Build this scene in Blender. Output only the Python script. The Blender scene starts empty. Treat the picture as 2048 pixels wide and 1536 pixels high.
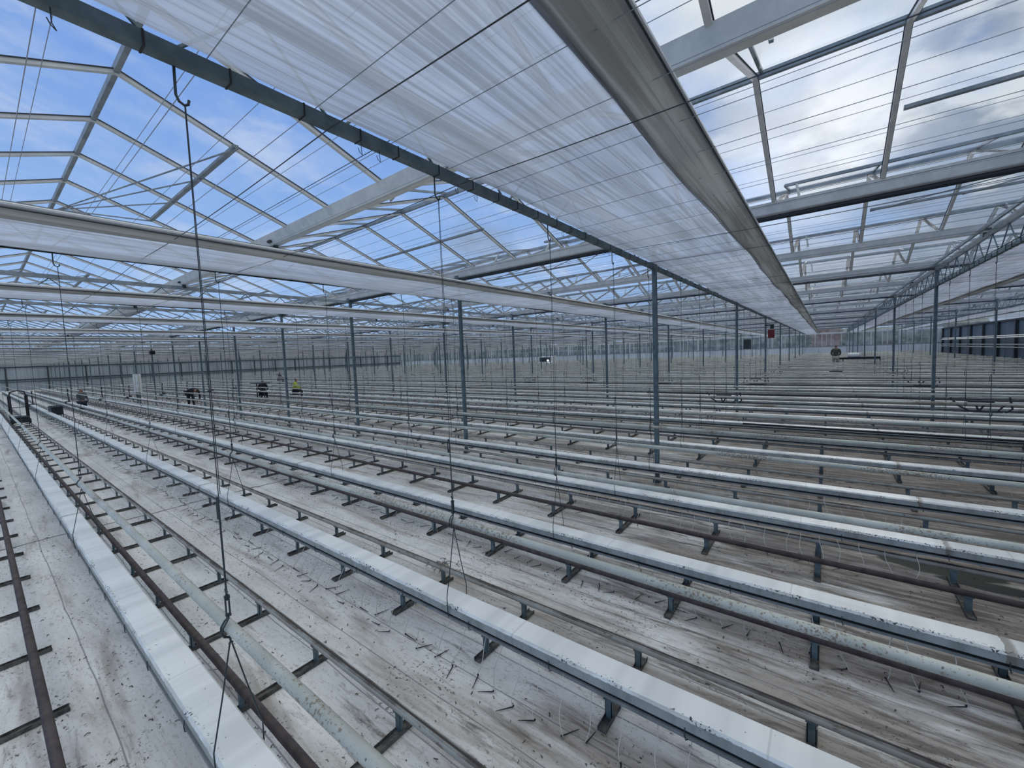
import bpy, math, random
from math import pi, sin, cos, radians
from mathutils import Vector, Matrix
random.seed(7)
S = bpy.context.scene
COL = S.collection

# ------------------------------------------------------------------ camera
HC = 2.265
YAW, PITCH, ROLL, FPX = 0.6521, -0.0687, -0.0388, 823.53
fwd = Vector((-sin(YAW)*cos(PITCH), cos(YAW)*cos(PITCH), sin(PITCH)))
rgt = Vector((cos(YAW), sin(YAW), 0.0)); upv = rgt.cross(fwd)
r2 = rgt*cos(ROLL)+upv*sin(ROLL); u2 = upv*cos(ROLL)-rgt*sin(ROLL)
cd = bpy.data.cameras.new('camera'); cam = bpy.data.objects.new('camera', cd); COL.objects.link(cam)
cd.sensor_fit = 'HORIZONTAL'; cd.sensor_width = 36.0; cd.lens = FPX*36.0/2048.0
cd.clip_start = 0.05; cd.clip_end = 600
M = Matrix((( r2.x, u2.x, -fwd.x, 0), (r2.y, u2.y, -fwd.y, 0), (r2.z, u2.z, -fwd.z, HC), (0, 0, 0, 1)))
cam.matrix_world = M
S.camera = cam

# ------------------------------------------------------------------ exposure
S.view_settings.view_transform = 'Standard'; S.view_settings.look = 'None'
S.view_settings.gamma = 1.0; S.view_settings.use_curve_mapping = False
S.view_settings.exposure = 0.08
S.cycles.max_bounces = 8; S.cycles.diffuse_bounces = 4; S.cycles.glossy_bounces = 2
S.cycles.transmission_bounces = 4; S.cycles.transparent_max_bounces = 40
S.cycles.use_denoising = True
S.cycles.caustics_reflective = False; S.cycles.caustics_refractive = False

# ------------------------------------------------------------------ node helper
class NT:
    def __init__(s, nt): s.nt = nt; s.nt.nodes.clear()
    def n(s, typ, **kw):
        nd = s.nt.nodes.new(typ)
        for k, v in kw.items():
            if k.startswith('i_'):
                key = k[2:]
                nd.inputs[int(key) if key.isdigit() else key].default_value = v
            else: setattr(nd, k, v)
        return nd
    def l(s, a, b): s.nt.links.new(a, b)
    def math(s, op, a, b=None, c=None, clamp=False):
        nd = s.nt.nodes.new('ShaderNodeMath'); nd.operation = op; nd.use_clamp = clamp
        for i, v in enumerate((a, b, c)):
            if v is None: continue
            if isinstance(v, (int, float)): nd.inputs[i].default_value = v
            else: s.l(v, nd.inputs[i])
        return nd.outputs[0]
    def ramp(s, fac, lo, hi):      # smooth step
        nd = s.nt.nodes.new('ShaderNodeMapRange'); nd.interpolation_type = 'SMOOTHSTEP'
        s.l(fac, nd.inputs[0]); nd.inputs[1].default_value = lo; nd.inputs[2].default_value = hi
        return nd.outputs[0]
    def mix(s, fac, a, b):
        nd = s.nt.nodes.new('ShaderNodeMix'); nd.data_type = 'RGBA'
        for i, v in ((0, fac), (6, a), (7, b)):
            if isinstance(v, (int, float)): nd.inputs[i].default_value = v
            elif isinstance(v, tuple): nd.inputs[i].default_value = (*v, 1) if len(v) == 3 else v
            else: s.l(v, nd.inputs[i])
        return nd.outputs[2]
    def map(s, src, scale=(1, 1, 1), loc=(0, 0, 0), rot=(0, 0, 0)):
        nd = s.nt.nodes.new('ShaderNodeMapping'); s.l(src, nd.inputs[0])
        nd.inputs[1].default_value = loc; nd.inputs[2].default_value = rot; nd.inputs[3].default_value = scale
        return nd.outputs[0]
    def noise(s, vec, scale=1.0, detail=4.0, rough=0.5, dist=0.0):
        nd = s.nt.nodes.new('ShaderNodeTexNoise'); s.l(vec, nd.inputs['Vector'])
        nd.inputs['Scale'].default_value = scale; nd.inputs['Detail'].default_value = detail
        nd.inputs['Roughness'].default_value = rough; nd.inputs['Distortion'].default_value = dist
        return nd.outputs[0]
    def voro(s, vec, scale=1.0):
        nd = s.nt.nodes.new('ShaderNodeTexVoronoi'); s.l(vec, nd.inputs['Vector']); nd.inputs['Scale'].default_value = scale
        return nd
    def sep(s, vec):
        nd = s.nt.nodes.new('ShaderNodeSeparateXYZ'); s.l(vec, nd.inputs[0]); return nd.outputs
    def pos(s): return s.n('ShaderNodeNewGeometry').outputs['Position']
    def nrm(s): return s.n('ShaderNodeNewGeometry').outputs['True Normal']

# ------------------------------------------------------------------ sky
W = bpy.data.worlds.new('sky'); S.world = W; W.use_nodes = True
t = NT(W.node_tree)
d = t.n('ShaderNodeTexCoord').outputs['Generated']
x, y, z = t.sep(d)
# project direction on a cloud layer
zz = t.math('ADD', t.math('ABSOLUTE', z), 0.22)
cb = t.n('ShaderNodeCombineXYZ'); t.l(t.math('DIVIDE', x, zz), cb.inputs[0]); t.l(t.math('DIVIDE', y, zz), cb.inputs[1])
n1 = t.noise(t.map(cb.outputs[0], loc=(3.1, 1.7, 0)), 0.95, 9, 0.56, 0.35)
n2 = t.noise(t.map(cb.outputs[0], loc=(9.3, 4.2, 2)), 2.6, 10, 0.50, 0.35)
n3 = t.noise(t.map(d, scale=(1.2, 1.2, 3.0), loc=(1.0, 5.0, 0)), 3.0, 8, 0.6, 0.8)
side = t.math('ADD', t.math('MULTIPLY', x, 0.62), t.math('MULTIPLY', y, 0.50))     # clear in the west, overcast in the north
cov = t.ramp(t.math('ADD', n1, t.math('MULTIPLY', side, 0.42)), 0.52, 0.74)
blue = t.mix(t.ramp(z, 0.0, 0.7), (0.335, 0.53, 0.86), (0.15, 0.31, 0.74))
blue = t.mix(t.math('MULTIPLY', t.ramp(n3, 0.42, 0.74), 0.66), blue, (0.60, 0.68, 0.84))
grey = t.mix(t.ramp(t.math('ADD', n2, t.math('MULTIPLY', t.math('SUBTRACT', z, 0.38), 0.80)), 0.455, 0.56), (0.27, 0.33, 0.43), (0.68, 0.73, 0.775))
grey = t.mix(t.math('MULTIPLY', t.ramp(n3, 0.45, 0.62), 0.12), grey, (0.80, 0.83, 0.88))
sky = t.mix(cov, blue, grey)
sd = Vector((-0.033, 0.93, 0.367)).normalized()
dp = t.n('ShaderNodeVectorMath', operation='DOT_PRODUCT'); t.l(d, dp.inputs[0]); dp.inputs[1].default_value = sd
glow = t.math('MULTIPLY', t.ramp(dp.outputs['Value'], 0.982, 1.0), t.math('ADD', t.math('MULTIPLY', n2, 0.9), -0.05))
sky = t.mix(glow, sky, (1.35, 1.35, 1.32))
up = t.ramp(z, 0.50, 0.85)
sky = t.mix(t.math('MULTIPLY', up, 0.9), sky, (1.33, 1.33, 1.19))
sky = t.mix(t.ramp(z, -0.005, -0.05), sky, (0.13, 0.15, 0.13))
bg = t.n('ShaderNodeBackground'); t.l(sky, bg.inputs[0]); bg.inputs[1].default_value = 1.0
o = t.n('ShaderNodeOutputWorld'); t.l(bg.outputs[0], o.inputs[0])
sl = bpy.data.lights.new('sun', 'SUN'); sl.energy = 0.55; sl.angle = radians(25); sl.color = (1.0, 0.97, 0.93)
so = bpy.data.objects.new('sun', sl); COL.objects.link(so)
so.rotation_euler = (-sd).to_track_quat('-Z', 'Y').to_euler(); so.location = (0, 20, 30)

# ------------------------------------------------------------------ materials
def mat(name, col=(0.5, 0.5, 0.5), rough=0.6, metal=0.0, build=None, spec=0.4):
    m = bpy.data.materials.new(name); m.use_nodes = True
    t = NT(m.node_tree)
    out = t.n('ShaderNodeOutputMaterial'); b = t.n('ShaderNodeBsdfPrincipled')
    b.inputs['Base Color'].default_value = (*col, 1); b.inputs['Roughness'].default_value = rough
    b.inputs['Metallic'].default_value = metal; b.inputs['Specular IOR Level'].default_value = spec
    if build: build(t, b, out)
    if not out.inputs[0].links: t.l(b.outputs[0], out.inputs[0])
    return m
def mottle(a, b_, sc=8.0, lo=0.35, hi=0.65, stretch=(1, 1, 1)):
    def f(t, b, out):
        p = t.map(t.pos(), scale=stretch)
        t.l(t.mix(t.ramp(t.noise(p, sc, 4, 0.6), lo, hi), a, b_), b.inputs['Base Color'])
    return f
m_galv = mat('galvanised_steel', rough=0.6, metal=0.25, build=mottle((0.10, 0.15, 0.17), (0.17, 0.225, 0.25), 14))
m_col = mat('column_steel', rough=0.6, metal=0.1, build=mottle((0.085, 0.125, 0.15), (0.14, 0.19, 0.215), 9))
m_dirty = mat('dirty_steel', rough=0.8, build=mottle((0.055, 0.055, 0.055), (0.15, 0.145, 0.135), 18))
m_dark = mat('dark_steel', (0.035, 0.045, 0.055), 0.65)
m_black = mat('black_plastic_and_gap_shade', (0.012, 0.013, 0.016), 0.5)
m_alu = mat('aluminium', rough=0.45, metal=0.1, build=mottle((0.66, 0.665, 0.65), (0.78, 0.78, 0.76), 6))
m_alud = mat('grey_aluminium', (0.30, 0.32, 0.345), 0.5, 0.1)
m_seal = mat('rubber_seal', (0.05, 0.055, 0.07), 0.7)
m_wire = mat('steel_wire', (0.05, 0.06, 0.07), 0.5, 0.2)
m_wirel = mat('polyester_wire', (0.30, 0.33, 0.38), 0.5)
m_rod = mat('hanger_steel', (0.055, 0.075, 0.085), 0.45, 0.4)
m_chord = mat('truss_steel', rough=0.5, metal=0.15, build=mottle((0.22, 0.255, 0.28), (0.33, 0.365, 0.39), 5))
m_white = mat('white_profile', (0.66, 0.68, 0.71), 0.4)
m_tube = mat('drip_tube', (0.55, 0.56, 0.52), 0.5)
m_crate = mat('crate_plastic', (0.015, 0.022, 0.028), 0.6)
m_skin = mat('skin', (0.30, 0.17, 0.12), 0.6)
m_hair = mat('hair', (0.015, 0.012, 0.012), 0.7)
m_cblack = mat('black_cloth', (0.012, 0.013, 0.018), 0.9)
m_cgrey = mat('grey_cloth', (0.10, 0.11, 0.13), 0.9)
m_cyel = mat('yellow_cloth', (0.42, 0.50, 0.06), 0.8)
m_colive = mat('olive_cloth', (0.075, 0.085, 0.065), 0.9)
m_cbeige = mat('beige_cloth', (0.36, 0.36, 0.33), 0.9)
m_cnavy = mat('navy_cloth', (0.02, 0.03, 0.055), 0.9)
m_red = mat('red_paint', (0.17, 0.02, 0.03), 0.5)
m_lamp = mat('lamp', build=lambda t, b, o: (t.l(t.n('ShaderNodeEmission', i_0=(1, 1, 1, 1), i_1=6.0).outputs[0], o.inputs[0])))

def _gray(t, b, out):     # gutter cover: white foil, browned lap joints, black algae flecks on the rim
    p = t.pos(); X, Y, Z = t.sep(p)
    band = t.noise(t.map(p, scale=(1.3, 0.02, 0.02)), 1.7, 3, 0.7)
    c = t.mix(t.ramp(band, 0.38, 0.60), (0.70, 0.72, 0.715), (0.87, 0.885, 0.87))
    nz = t.sep(t.nrm())[2]
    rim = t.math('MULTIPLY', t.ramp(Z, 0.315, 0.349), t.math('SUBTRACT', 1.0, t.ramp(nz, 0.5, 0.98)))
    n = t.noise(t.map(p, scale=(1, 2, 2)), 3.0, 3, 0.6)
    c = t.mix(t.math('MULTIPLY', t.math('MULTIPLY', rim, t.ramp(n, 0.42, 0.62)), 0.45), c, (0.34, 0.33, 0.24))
    fl = t.math('MULTIPLY', t.ramp(t.noise(p, 70, 2, 0.5), 0.58, 0.61), t.ramp(t.noise(t.map(p, scale=(1, 3, 3)), 2.4, 2, 0.5), 0.49, 0.55))
    edge = t.ramp(Z, 0.30, 0.345)
    oy = t.sep(t.n('ShaderNodeTexCoord').outputs['Object'])[1]
    fr = t.math('SUBTRACT', 1.0, t.ramp(oy, -0.080, -0.055))
    c = t.mix(t.math('MULTIPLY', t.math('MULTIPLY', fl, edge), fr), c, (0.03, 0.03, 0.03))
    sp = t.ramp(t.noise(p, 42, 1, 0.5), 0.76, 0.78)
    c = t.mix(t.math('MULTIPLY', sp, 0.8), c, (0.08, 0.08, 0.07))
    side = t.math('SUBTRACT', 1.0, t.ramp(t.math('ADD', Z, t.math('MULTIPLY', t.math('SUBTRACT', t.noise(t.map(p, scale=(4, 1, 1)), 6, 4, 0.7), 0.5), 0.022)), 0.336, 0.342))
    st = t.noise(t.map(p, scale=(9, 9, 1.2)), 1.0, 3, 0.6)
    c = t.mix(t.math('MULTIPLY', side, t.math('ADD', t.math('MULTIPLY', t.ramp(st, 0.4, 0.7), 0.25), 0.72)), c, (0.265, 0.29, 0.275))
    fx = t.math('ABSOLUTE', t.math('SUBTRACT', t.math('FRACT', t.math('DIVIDE', t.math('ADD', t.math('SUBTRACT', X, 0.92), t.math('ADD', t.math('MULTIPLY', t.noise(p, 9, 2, 0.5), 0.05), 135.0)), 9.0)), 0.0))
    j = t.math('SUBTRACT', 1.0, t.ramp(fx, 0.003, 0.007))
    c = t.mix(t.math('MULTIPLY', j, 0.75), c, (0.20, 0.17, 0.13))
    f2 = t.math('FRACT', t.math('DIVIDE', t.math('ADD', X, 91.7), 1.5))
    j2 = t.math('MULTIPLY', t.math('SUBTRACT', 1.0, t.ramp(f2, 0.004, 0.010)), 0.30)
    c = t.mix(j2, c, (0.30, 0.32, 0.33))
    t.l(c, b.inputs['Base Color'])
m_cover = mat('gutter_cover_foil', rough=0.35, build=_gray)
m_trough = mat('gutter_steel', rough=0.5, metal=0.1, build=mottle((0.19, 0.22, 0.23), (0.30, 0.33, 0.345), 6))

def _rail(t, b, out):
    p = t.pos(); nz = t.sep(t.nrm())[2]
    n = t.noise(t.map(p, scale=(1.5, 1, 1)), 2.5, 4, 0.6)
    c = t.mix(t.ramp(n, 0.35, 0.7), (0.44, 0.46, 0.44), (0.36, 0.33, 0.29))
    rust = t.ramp(t.noise(t.map(p, scale=(1.6, 4, 4)), 7, 3, 0.6), 0.60, 0.68)
    c = t.mix(t.math('MULTIPLY', rust, 0.7), c, (0.17, 0.10, 0.065))
    top = t.ramp(t.math('ADD', nz, t.math('MULTIPLY', n, 0.10)), 0.885, 0.94)
    c = t.mix(top, c, (0.050, 0.042, 0.042))
    t.l(c, b.inputs['Base Color'])
m_rail = mat('worn_painted_rail', rough=0.5, build=_rail)
m_rail2 = mat('worn_bare_rail', rough=0.5, build=mottle((0.050, 0.040, 0.042), (0.085, 0.068, 0.070), 12))
def _pipe(t, b, out):
    p = t.pos()
    c = t.mix(t.ramp(t.noise(t.map(p, scale=(1, 2, 2)), 3, 4, 0.6), 0.4, 0.7), (0.44, 0.46, 0.41), (0.58, 0.595, 0.545))
    r = t.ramp(t.math('ADD', t.noise(p, 62, 4, 0.7), t.math('MULTIPLY', t.noise(p, 1.6, 2, 0.5), 0.7)), 0.93, 1.02)
    c = t.mix(t.math('MULTIPLY', r, 0.8), c, (0.20, 0.13, 0.07))
    s = t.ramp(t.noise(p, 60, 1, 0.5), 0.72, 0.75)
    c = t.mix(t.math('MULTIPLY', s, 0.8), c, (0.10, 0.08, 0.06))
    t.l(c, b.inputs['Base Color'])
m_pipe = mat('pale_painted_pipe', rough=0.4, build=_pipe)

def _floor(t, b, out):
    p = t.pos(); X, Y, Z = t.sep(p)
    base = t.mix(t.ramp(t.noise(t.map(p, scale=(0.5, 1, 1)), 1.6, 5, 0.6), 0.35, 0.65), (0.64, 0.645, 0.635), (0.82, 0.825, 0.815))
    # long brown and grey stains drawn out along the rows, heavier toward the east and under the gutters
    big = t.noise(t.map(p, scale=(0.35, 2.3, 1)), 1.5, 6, 0.62, 0.4)
    east = t.math('MULTIPLY', t.ramp(X, -5.0, 1.5), 0.16)
    far = t.math('MULTIPLY', t.ramp(Y, 2.0, 7.5), 0.12)
    w = t.math('ADD', t.math('ADD', big, east), far)
    c = t.mix(t.math('MULTIPLY', t.ramp(w, 0.50, 0.72), 0.82), base, (0.34, 0.295, 0.26))
    str_ = t.noise(t.map(p, scale=(0.7, 5.5, 1), loc=(4, 0, 0)), 2.0, 7, 0.72, 0.5)
    w2 = t.math('ADD', t.math('ADD', str_, t.math('MULTIPLY', east, 0.9)), t.math('MULTIPLY', far, 0.6))
    c = t.mix(t.math('MULTIPLY', t.ramp(w2, 0.57, 0.76), 0.9), c, (0.14, 0.115, 0.10))
    fine = t.noise(t.map(p, scale=(1.6, 3.5, 1)), 9.0, 6, 0.75)
    c = t.mix(t.math('MULTIPLY', t.ramp(fine, 0.52, 0.68), 0.55), c, (0.25, 0.23, 0.21))
    # dark crumbs
    cr = t.math('MULTIPLY', t.ramp(t.noise(t.map(p, scale=(1, 1.3, 1)), 30, 3, 0.65), 0.59, 0.63), t.ramp(t.noise(p, 1.9, 3, 0.6), 0.46, 0.60))
    c = t.mix(t.math('MULTIPLY', cr, 0.85), c, (0.045, 0.038, 0.033))
    cr2 = t.ramp(t.noise(p, 75, 1, 0.5), 0.70, 0.735)
    c = t.mix(t.math('MULTIPLY', cr2, 0.7), c, (0.07, 0.06, 0.055))
    # woven marker lines along the rows
    wob = t.math('MULTIPLY', t.noise(p, 0.8, 2, 0.5), 0.05)
    fy = t.math('FRACT', t.math('DIVIDE', t.math('ADD', Y, wob), 0.27))
    ln = t.math('MULTIPLY', t.math('SUBTRACT', 1.0, t.ramp(t.math('ABSOLUTE', t.math('SUBTRACT', fy, 0.5)), 0.009, 0.022)), 0.72)
    c = t.mix(ln, c, (0.16, 0.17, 0.185))
    # overlapping cloth seams across the rows
    wob2 = t.math('MULTIPLY', t.noise(t.map(p, scale=(1, 1, 1)), 1.1, 3, 0.6), 0.35)
    fx = t.math('FRACT', t.math('DIVIDE', t.math('ADD', t.math('ADD', X, 106.55), wob2), 13.1))
    sm = t.math('SUBTRACT', 1.0, t.ramp(t.math('ABSOLUTE', t.math('SUBTRACT', fx, 0.5)), 0.0008, 0.003))
    c = t.mix(t.math('MULTIPLY', sm, 0.8), c, (0.06, 0.055, 0.05))
    # green algae patches by the supports
    for (ax, ay, rx, ry) in ((0.92, 5.66, 0.50, 0.20), (1.25, 5.44, 0.45, 0.10), (3.5, 7.6, 0.5, 0.25)):
        e = t.math('ADD', t.math('POWER', t.math('DIVIDE', t.math('SUBTRACT', X, ax), rx), 2.0), t.math('POWER', t.math('DIVIDE', t.math('SUBTRACT', Y, ay), ry), 2.0))
        e = t.math('ADD', e, t.math('MULTIPLY', t.noise(p, 5, 4, 0.6), 0.9))
        c = t.mix(t.math('SUBTRACT', 1.0, t.ramp(e, 1.15, 1.40)), c, (0.014, 0.024, 0.018))
    t.l(c, b.inputs['Base Color'])
    bp = t.n('ShaderNodeBump'); bp.inputs['Strength'].default_value = 0.35; bp.inputs['Distance'].default_value = 0.02
    t.l(t.noise(t.map(p, scale=(0.6, 2.4, 1)), 3, 4, 0.6), bp.inputs['Height']); t.l(bp.outputs[0], b.inputs['Normal'])
m_floor = mat('white_ground_cloth', rough=0.6, build=_floor, spec=0.25)

def _glass(t, b, out):
    p = t.pos()
    tr = t.n('ShaderNodeBsdfTransparent', i_0=(0.95, 0.965, 0.975, 1)); gl = t.n('ShaderNodeBsdfGlossy', i_1=0.06)
    df = t.n('ShaderNodeBsdfTranslucent', i_0=(0.8, 0.84, 0.9, 1))
    n = t.ramp(t.noise(p, 1.1, 5, 0.65), 0.40, 0.80)
    m1 = t.n('ShaderNodeMixShader'); t.l(t.math('MULTIPLY', n, 0.14), m1.inputs[0]); t.l(tr.outputs[0], m1.inputs[1]); t.l(df.outputs[0], m1.inputs[2])
    m2 = t.n('ShaderNodeMixShader'); m2.inputs[0].default_value = 0.035
    t.l(m1.outputs[0], m2.inputs[1]); t.l(gl.outputs[0], m2.inputs[2]); t.l(m2.outputs[0], out.inputs[0])
m_glass = mat('greenhouse_glass', build=_glass)
def cloth_mat(name, open_, dense, col, strk):
    def f(t, b, out):
        p = t.pos()
        s1 = t.noise(t.map(p, scale=(20.0, 0.30, 1), rot=(0, 0, 0.012)), 1.6, 7, 0.66, 0.35)
        s2 = t.noise(t.map(p, scale=(3.0, 0.30, 1), rot=(0, 0, -0.02)), 1.3, 5, 0.6, 0.4)
        k = t.math('ADD', t.math('MULTIPLY', s1, 0.6), t.math('MULTIPLY', s2, 0.4))
        fac = t.ramp(k, 0.40, 0.60)
        tr = t.n('ShaderNodeBsdfTransparent', i_0=(1, 1, 1, 1))
        tl = t.n('ShaderNodeBsdfTranslucent'); df = t.n('ShaderNodeBsdfDiffuse')
        c = t.mix(t.math('MULTIPLY', fac, strk), col, tuple(v*0.62 for v in col))
        t.l(c, tl.inputs[0]); t.l(c, df.inputs[0])
        a = t.n('ShaderNodeMixShader'); a.inputs[0].default_value = 0.42
        t.l(tl.outputs[0], a.inputs[1]); t.l(df.outputs[0], a.inputs[2])
        m2 = t.n('ShaderNodeMixShader')
        t.l(t.math('ADD', t.math('MULTIPLY', fac, -(open_-dense)), open_), m2.inputs[0])
        t.l(a.outputs[0], m2.inputs[1]); t.l(tr.outputs[0], m2.inputs[2]); t.l(m2.outputs[0], out.inputs[0])
    return mat(name, build=f)
m_cloth = cloth_mat('screen_cloth', 0.17, 0.05, (0.64, 0.70, 0.84), 1.0)
m_fold = cloth_mat('folded_screen_cloth', 0.05, 0.01, (0.63, 0.64, 0.64), 1.0)
m_panel = mat('pale_wall_panel', rough=0.5, build=mottle((0.66, 0.72, 0.77), (0.78, 0.83, 0.87), 0.5))
m_wallg = mat('grey_wall_panel', rough=0.6, build=mottle((0.27, 0.32, 0.36), (0.36, 0.41, 0.45), 0.6, stretch=(1, 1, 0.3)))
m_wallb = mat('blue_grey_wall_panel', rough=0.6, build=mottle((0.095, 0.135, 0.18), (0.125, 0.17, 0.22), 0.6))
m_brick = mat('red_brown_brick', rough=0.9, build=mottle((0.20, 0.13, 0.12), (0.28, 0.19, 0.17), 3))
m_hedge = mat('hedge_green', rough=0.9, build=mottle((0.13, 0.16, 0.15), (0.26, 0.27, 0.25), 1.2))

# ------------------------------------------------------------------ geometry helpers
class MB:
    def __init__(s): s.v = []; s.f = []; s.m = []
    def box(s, x0, x1, y0, y1, z0, z1, mi=0):
        b = len(s.v)
        s.v += [(x0, y0, z0), (x1, y0, z0), (x1, y1, z0), (x0, y1, z0), (x0, y0, z1), (x1, y0, z1), (x1, y1, z1), (x0, y1, z1)]
        for q in ((0, 3, 2, 1), (4, 5, 6, 7), (0, 1, 5, 4), (1, 2, 6, 5), (2, 3, 7, 6), (3, 0, 4, 7)):
            s.f.append(tuple(b+i for i in q)); s.m.append(mi)
        return s
    def bar(s, p0, p1, w, h, mi=0):        # rectangular bar, h across, w sideways
        p0 = Vector(p0); p1 = Vector(p1); d = (p1-p0).normalized()
        u = Vector((0, 0, 1)) if abs(d.z) < 0.95 else Vector((1, 0, 0))
        a = d.cross(u).normalized(); c = a.cross(d).normalized()
        b = len(s.v)
        for p in (p0, p1):
            for sa, sc in ((-1, -1), (1, -1), (1, 1), (-1, 1)):
                s.v.append(tuple(p+a*(sa*w/2)+c*(sc*h/2)))
        for q in ((0, 1, 2, 3), (7, 6, 5, 4), (0, 4, 5, 1), (1, 5, 6, 2), (2, 6, 7, 3), (3, 7, 4, 0)):
            s.f.append(tuple(b+i for i in q)); s.m.append(mi)
        return s
    def tube(s, pts, r, n=6, mi=0, rs=None):
        pts = [Vector(p) for p in pts]; b = len(s.v); prev = None
        for i, p in enumerate(pts):
            d = (pts[min(i+1, len(pts)-1)]-pts[max(i-1, 0)]).normalized()
            if prev is None:
                u = Vector((0, 0, 1)) if abs(d.z) < 0.9 else Vector((1, 0, 0))
                a = d.cross(u).normalized()
            else: a = (prev-d*prev.dot(d)).normalized()
            prev = a; c = d.cross(a); rr = rs[i] if rs else r
            for k in range(n):
                an = 2*pi*(k+0.5)/n; s.v.append(tuple(p+a*(cos(an)*rr)+c*(sin(an)*rr)))
        for i in range(len(pts)-1):
            for k in range(n):
                k2 = (k+1) % n
                s.f.append((b+i*n+k, b+i*n+k2, b+(i+1)*n+k2, b+(i+1)*n+k)); s.m.append(mi)
        s.f.append(tuple(b+k for k in range(n))[::-1]); s.m.append(mi)
        e = b+(len(pts)-1)*n; s.f.append(tuple(e+k for k in range(n))); s.m.append(mi)
        return s
    def prof(s, poly, xs, mi=0, jit=0.0, axis='x', close=True, caps=True):   # poly of (a,z) swept along x (or y)
        b = len(s.v); n = len(poly)
        for x in xs:
            j = (random.random()-0.5)*2*jit
            for k, (a, z) in enumerate(poly):
                jj = (random.random()-0.5)*2*jit*0.7
                s.v.append((x, a+j+jj, z+jj*0.5) if axis == 'x' else (a+j+jj, x, z+jj*0.5))
        for i in range(len(xs)-1):
            for k in range(n if close else n-1):
                k2 = (k+1) % n
                q = (b+i*n+k, b+i*n+k2, b+(i+1)*n+k2, b+(i+1)*n+k)
                s.f.append(q if axis == 'y' else q[::-1]); s.m.append(mi)
        if close and caps:
            s.f.append(tuple(b+k for k in range(n))); s.m.append(mi)
            e = b+(len(xs)-1)*n; s.f.append(tuple(e+k for k in range(n))[::-1]); s.m.append(mi)
        return s
    def quad(s, a, b_, c, d, mi=0):
        b = len(s.v); s.v += [a, b_, c, d]; s.f.append((b, b+1, b+2, b+3)); s.m.append(mi); return s
    def mesh(s, name, mats):
        me = bpy.data.meshes.new(name); me.from_pydata(s.v, [], s.f)
        for m in (mats if isinstance(mats, (list, tuple)) else [mats]): me.materials.append(m)
        if any(s.m): me.polygons.foreach_set('material_index', s.m)
        me.update(); return me
def link(name, data, parent=None, loc=(0, 0, 0), rz=0.0):
    o = bpy.data.objects.new(name, data); COL.objects.link(o); o.location = loc
    if rz: o.rotation_euler = (0, 0, rz)
    if parent: o.parent = parent
    return o
def tag(o, label, cat, group=None, kind=None):
    o['label'] = label; o['category'] = cat
    if group: o['group'] = group
    if kind: o['kind'] = kind
    return o
def struct(name, data, label=None, cat=None, loc=(0, 0, 0)):
    o = link(name, data, None, loc); o['kind'] = 'structure'
    if label: o['label'] = label
    if cat: o['category'] = cat
    return o
def smooth(me):
    me.polygons.foreach_set('use_smooth', [True]*len(me.polygons)); return me
ONES = ['', 'first', 'second', 'third', 'fourth', 'fifth', 'sixth', 'seventh', 'eighth', 'ninth', 'tenth', 'eleventh', 'twelfth', 'thirteenth',
        'fourteenth', 'fifteenth', 'sixteenth', 'seventeenth', 'eighteenth', 'nineteenth']
TENS = {2: ('twentieth', 'twenty'), 3: ('thirtieth', 'thirty'), 4: ('fortieth', 'forty'), 5: ('fiftieth', 'fifty'), 6: ('sixtieth', 'sixty'),
        7: ('seventieth', 'seventy'), 8: ('eightieth', 'eighty'), 9: ('ninetieth', 'ninety')}
def O(n):
    if n < 20: return ONES[n]
    a, b = divmod(n, 10)
    return TENS[a][0] if b == 0 else TENS[a][1]+'-'+ONES[b]

# ------------------------------------------------------------------ layout
XL, XR = -92.28, 11.22            # gable walls
LINES = [-2.28+4.5*i for i in range(-19, 3)]      # truss lines
YB = 71.0
COLY = [7+8*j for j in range(8)]
GOFF = [1.67, 3.2, 4.76, 6.38, 7.79]
GUT = []
for s in range(9):
    for g in GOFF:
        yy = -1+8*s+g
        if yy < 69.5: GUT.append(yy)
ROFF = [2.16, 3.47, 4.75, 6.08, 7.42, 8.75]
TRK = sorted(-1+8*s+r for s in range(-1, 9) for r in ROFF if -0.5 < -1+8*s+r < 69.5)
TRK[0] = -0.13
ZT = 3.6
def dist(x, y, z=2.2):
    v = Vector((x, y, z-HC)); return v.dot(fwd)

# ------------------------------------------------------------------ floor and walls
fm = MB(); fm.quad((XL, -6, 0), (XR, -6, 0), (XR, YB, 0), (XL, YB, 0))
struct('floor', fm.mesh('floor', m_floor))
om = MB(); om.quad((-260, -120, -0.06), (160, -120, -0.06), (160, 260, -0.06), (-260, 260, -0.06))
struct('ground_outside', om.mesh('ground', m_hedge))
RIDW = [-3+4*i for i in range(19)]
# back wall: pale panel below, white-barred glazing above
wb = struct('wall_back', MB().box(XL, XR, YB, YB+0.06, 0, 1.85).mesh('wall_back', m_panel))
m = MB(); x = XL
while x < XR: m.box(x-0.015, x+0.015, YB-0.03, YB, 0, 1.85); x += 1.5
m.box(XL, XR, YB-0.05, YB, 1.83, 1.90)
link('panel_joint', m.mesh('panel_joint', m_alud), wb)
m = MB(); x = XL
while x < XR:
    w = random.choice((0.03, 0.03, 0.05, 0.10)); m.box(x-w, x+w, YB-0.02, YB+0.06, 1.9, 3.62); x += random.choice((0.5, 0.75, 0.75, 1.1))
m.box(XL, XR, YB-0.01, YB+0.05, 3.55, 3.75); m.box(-60, -20, YB-0.01, YB+0.05, 2.75, 2.82)
link('mullion', m.mesh('mullion', m_white), wb)
link('glazing', MB().box(XL, XR, YB+0.02, YB+0.03, 1.9, 4.25).mesh('glazing', m_glass), wb)
dr = struct('door_1', MB().box(-9.9, -8.9, YB-0.06, YB, 1.9, 3.35).mesh('door_1', m_dark))
wl = struct('wall_left', MB().box(XL-0.1, XL, -6, YB, 0, 3.35).mesh('wall_left', m_wallg))
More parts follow.
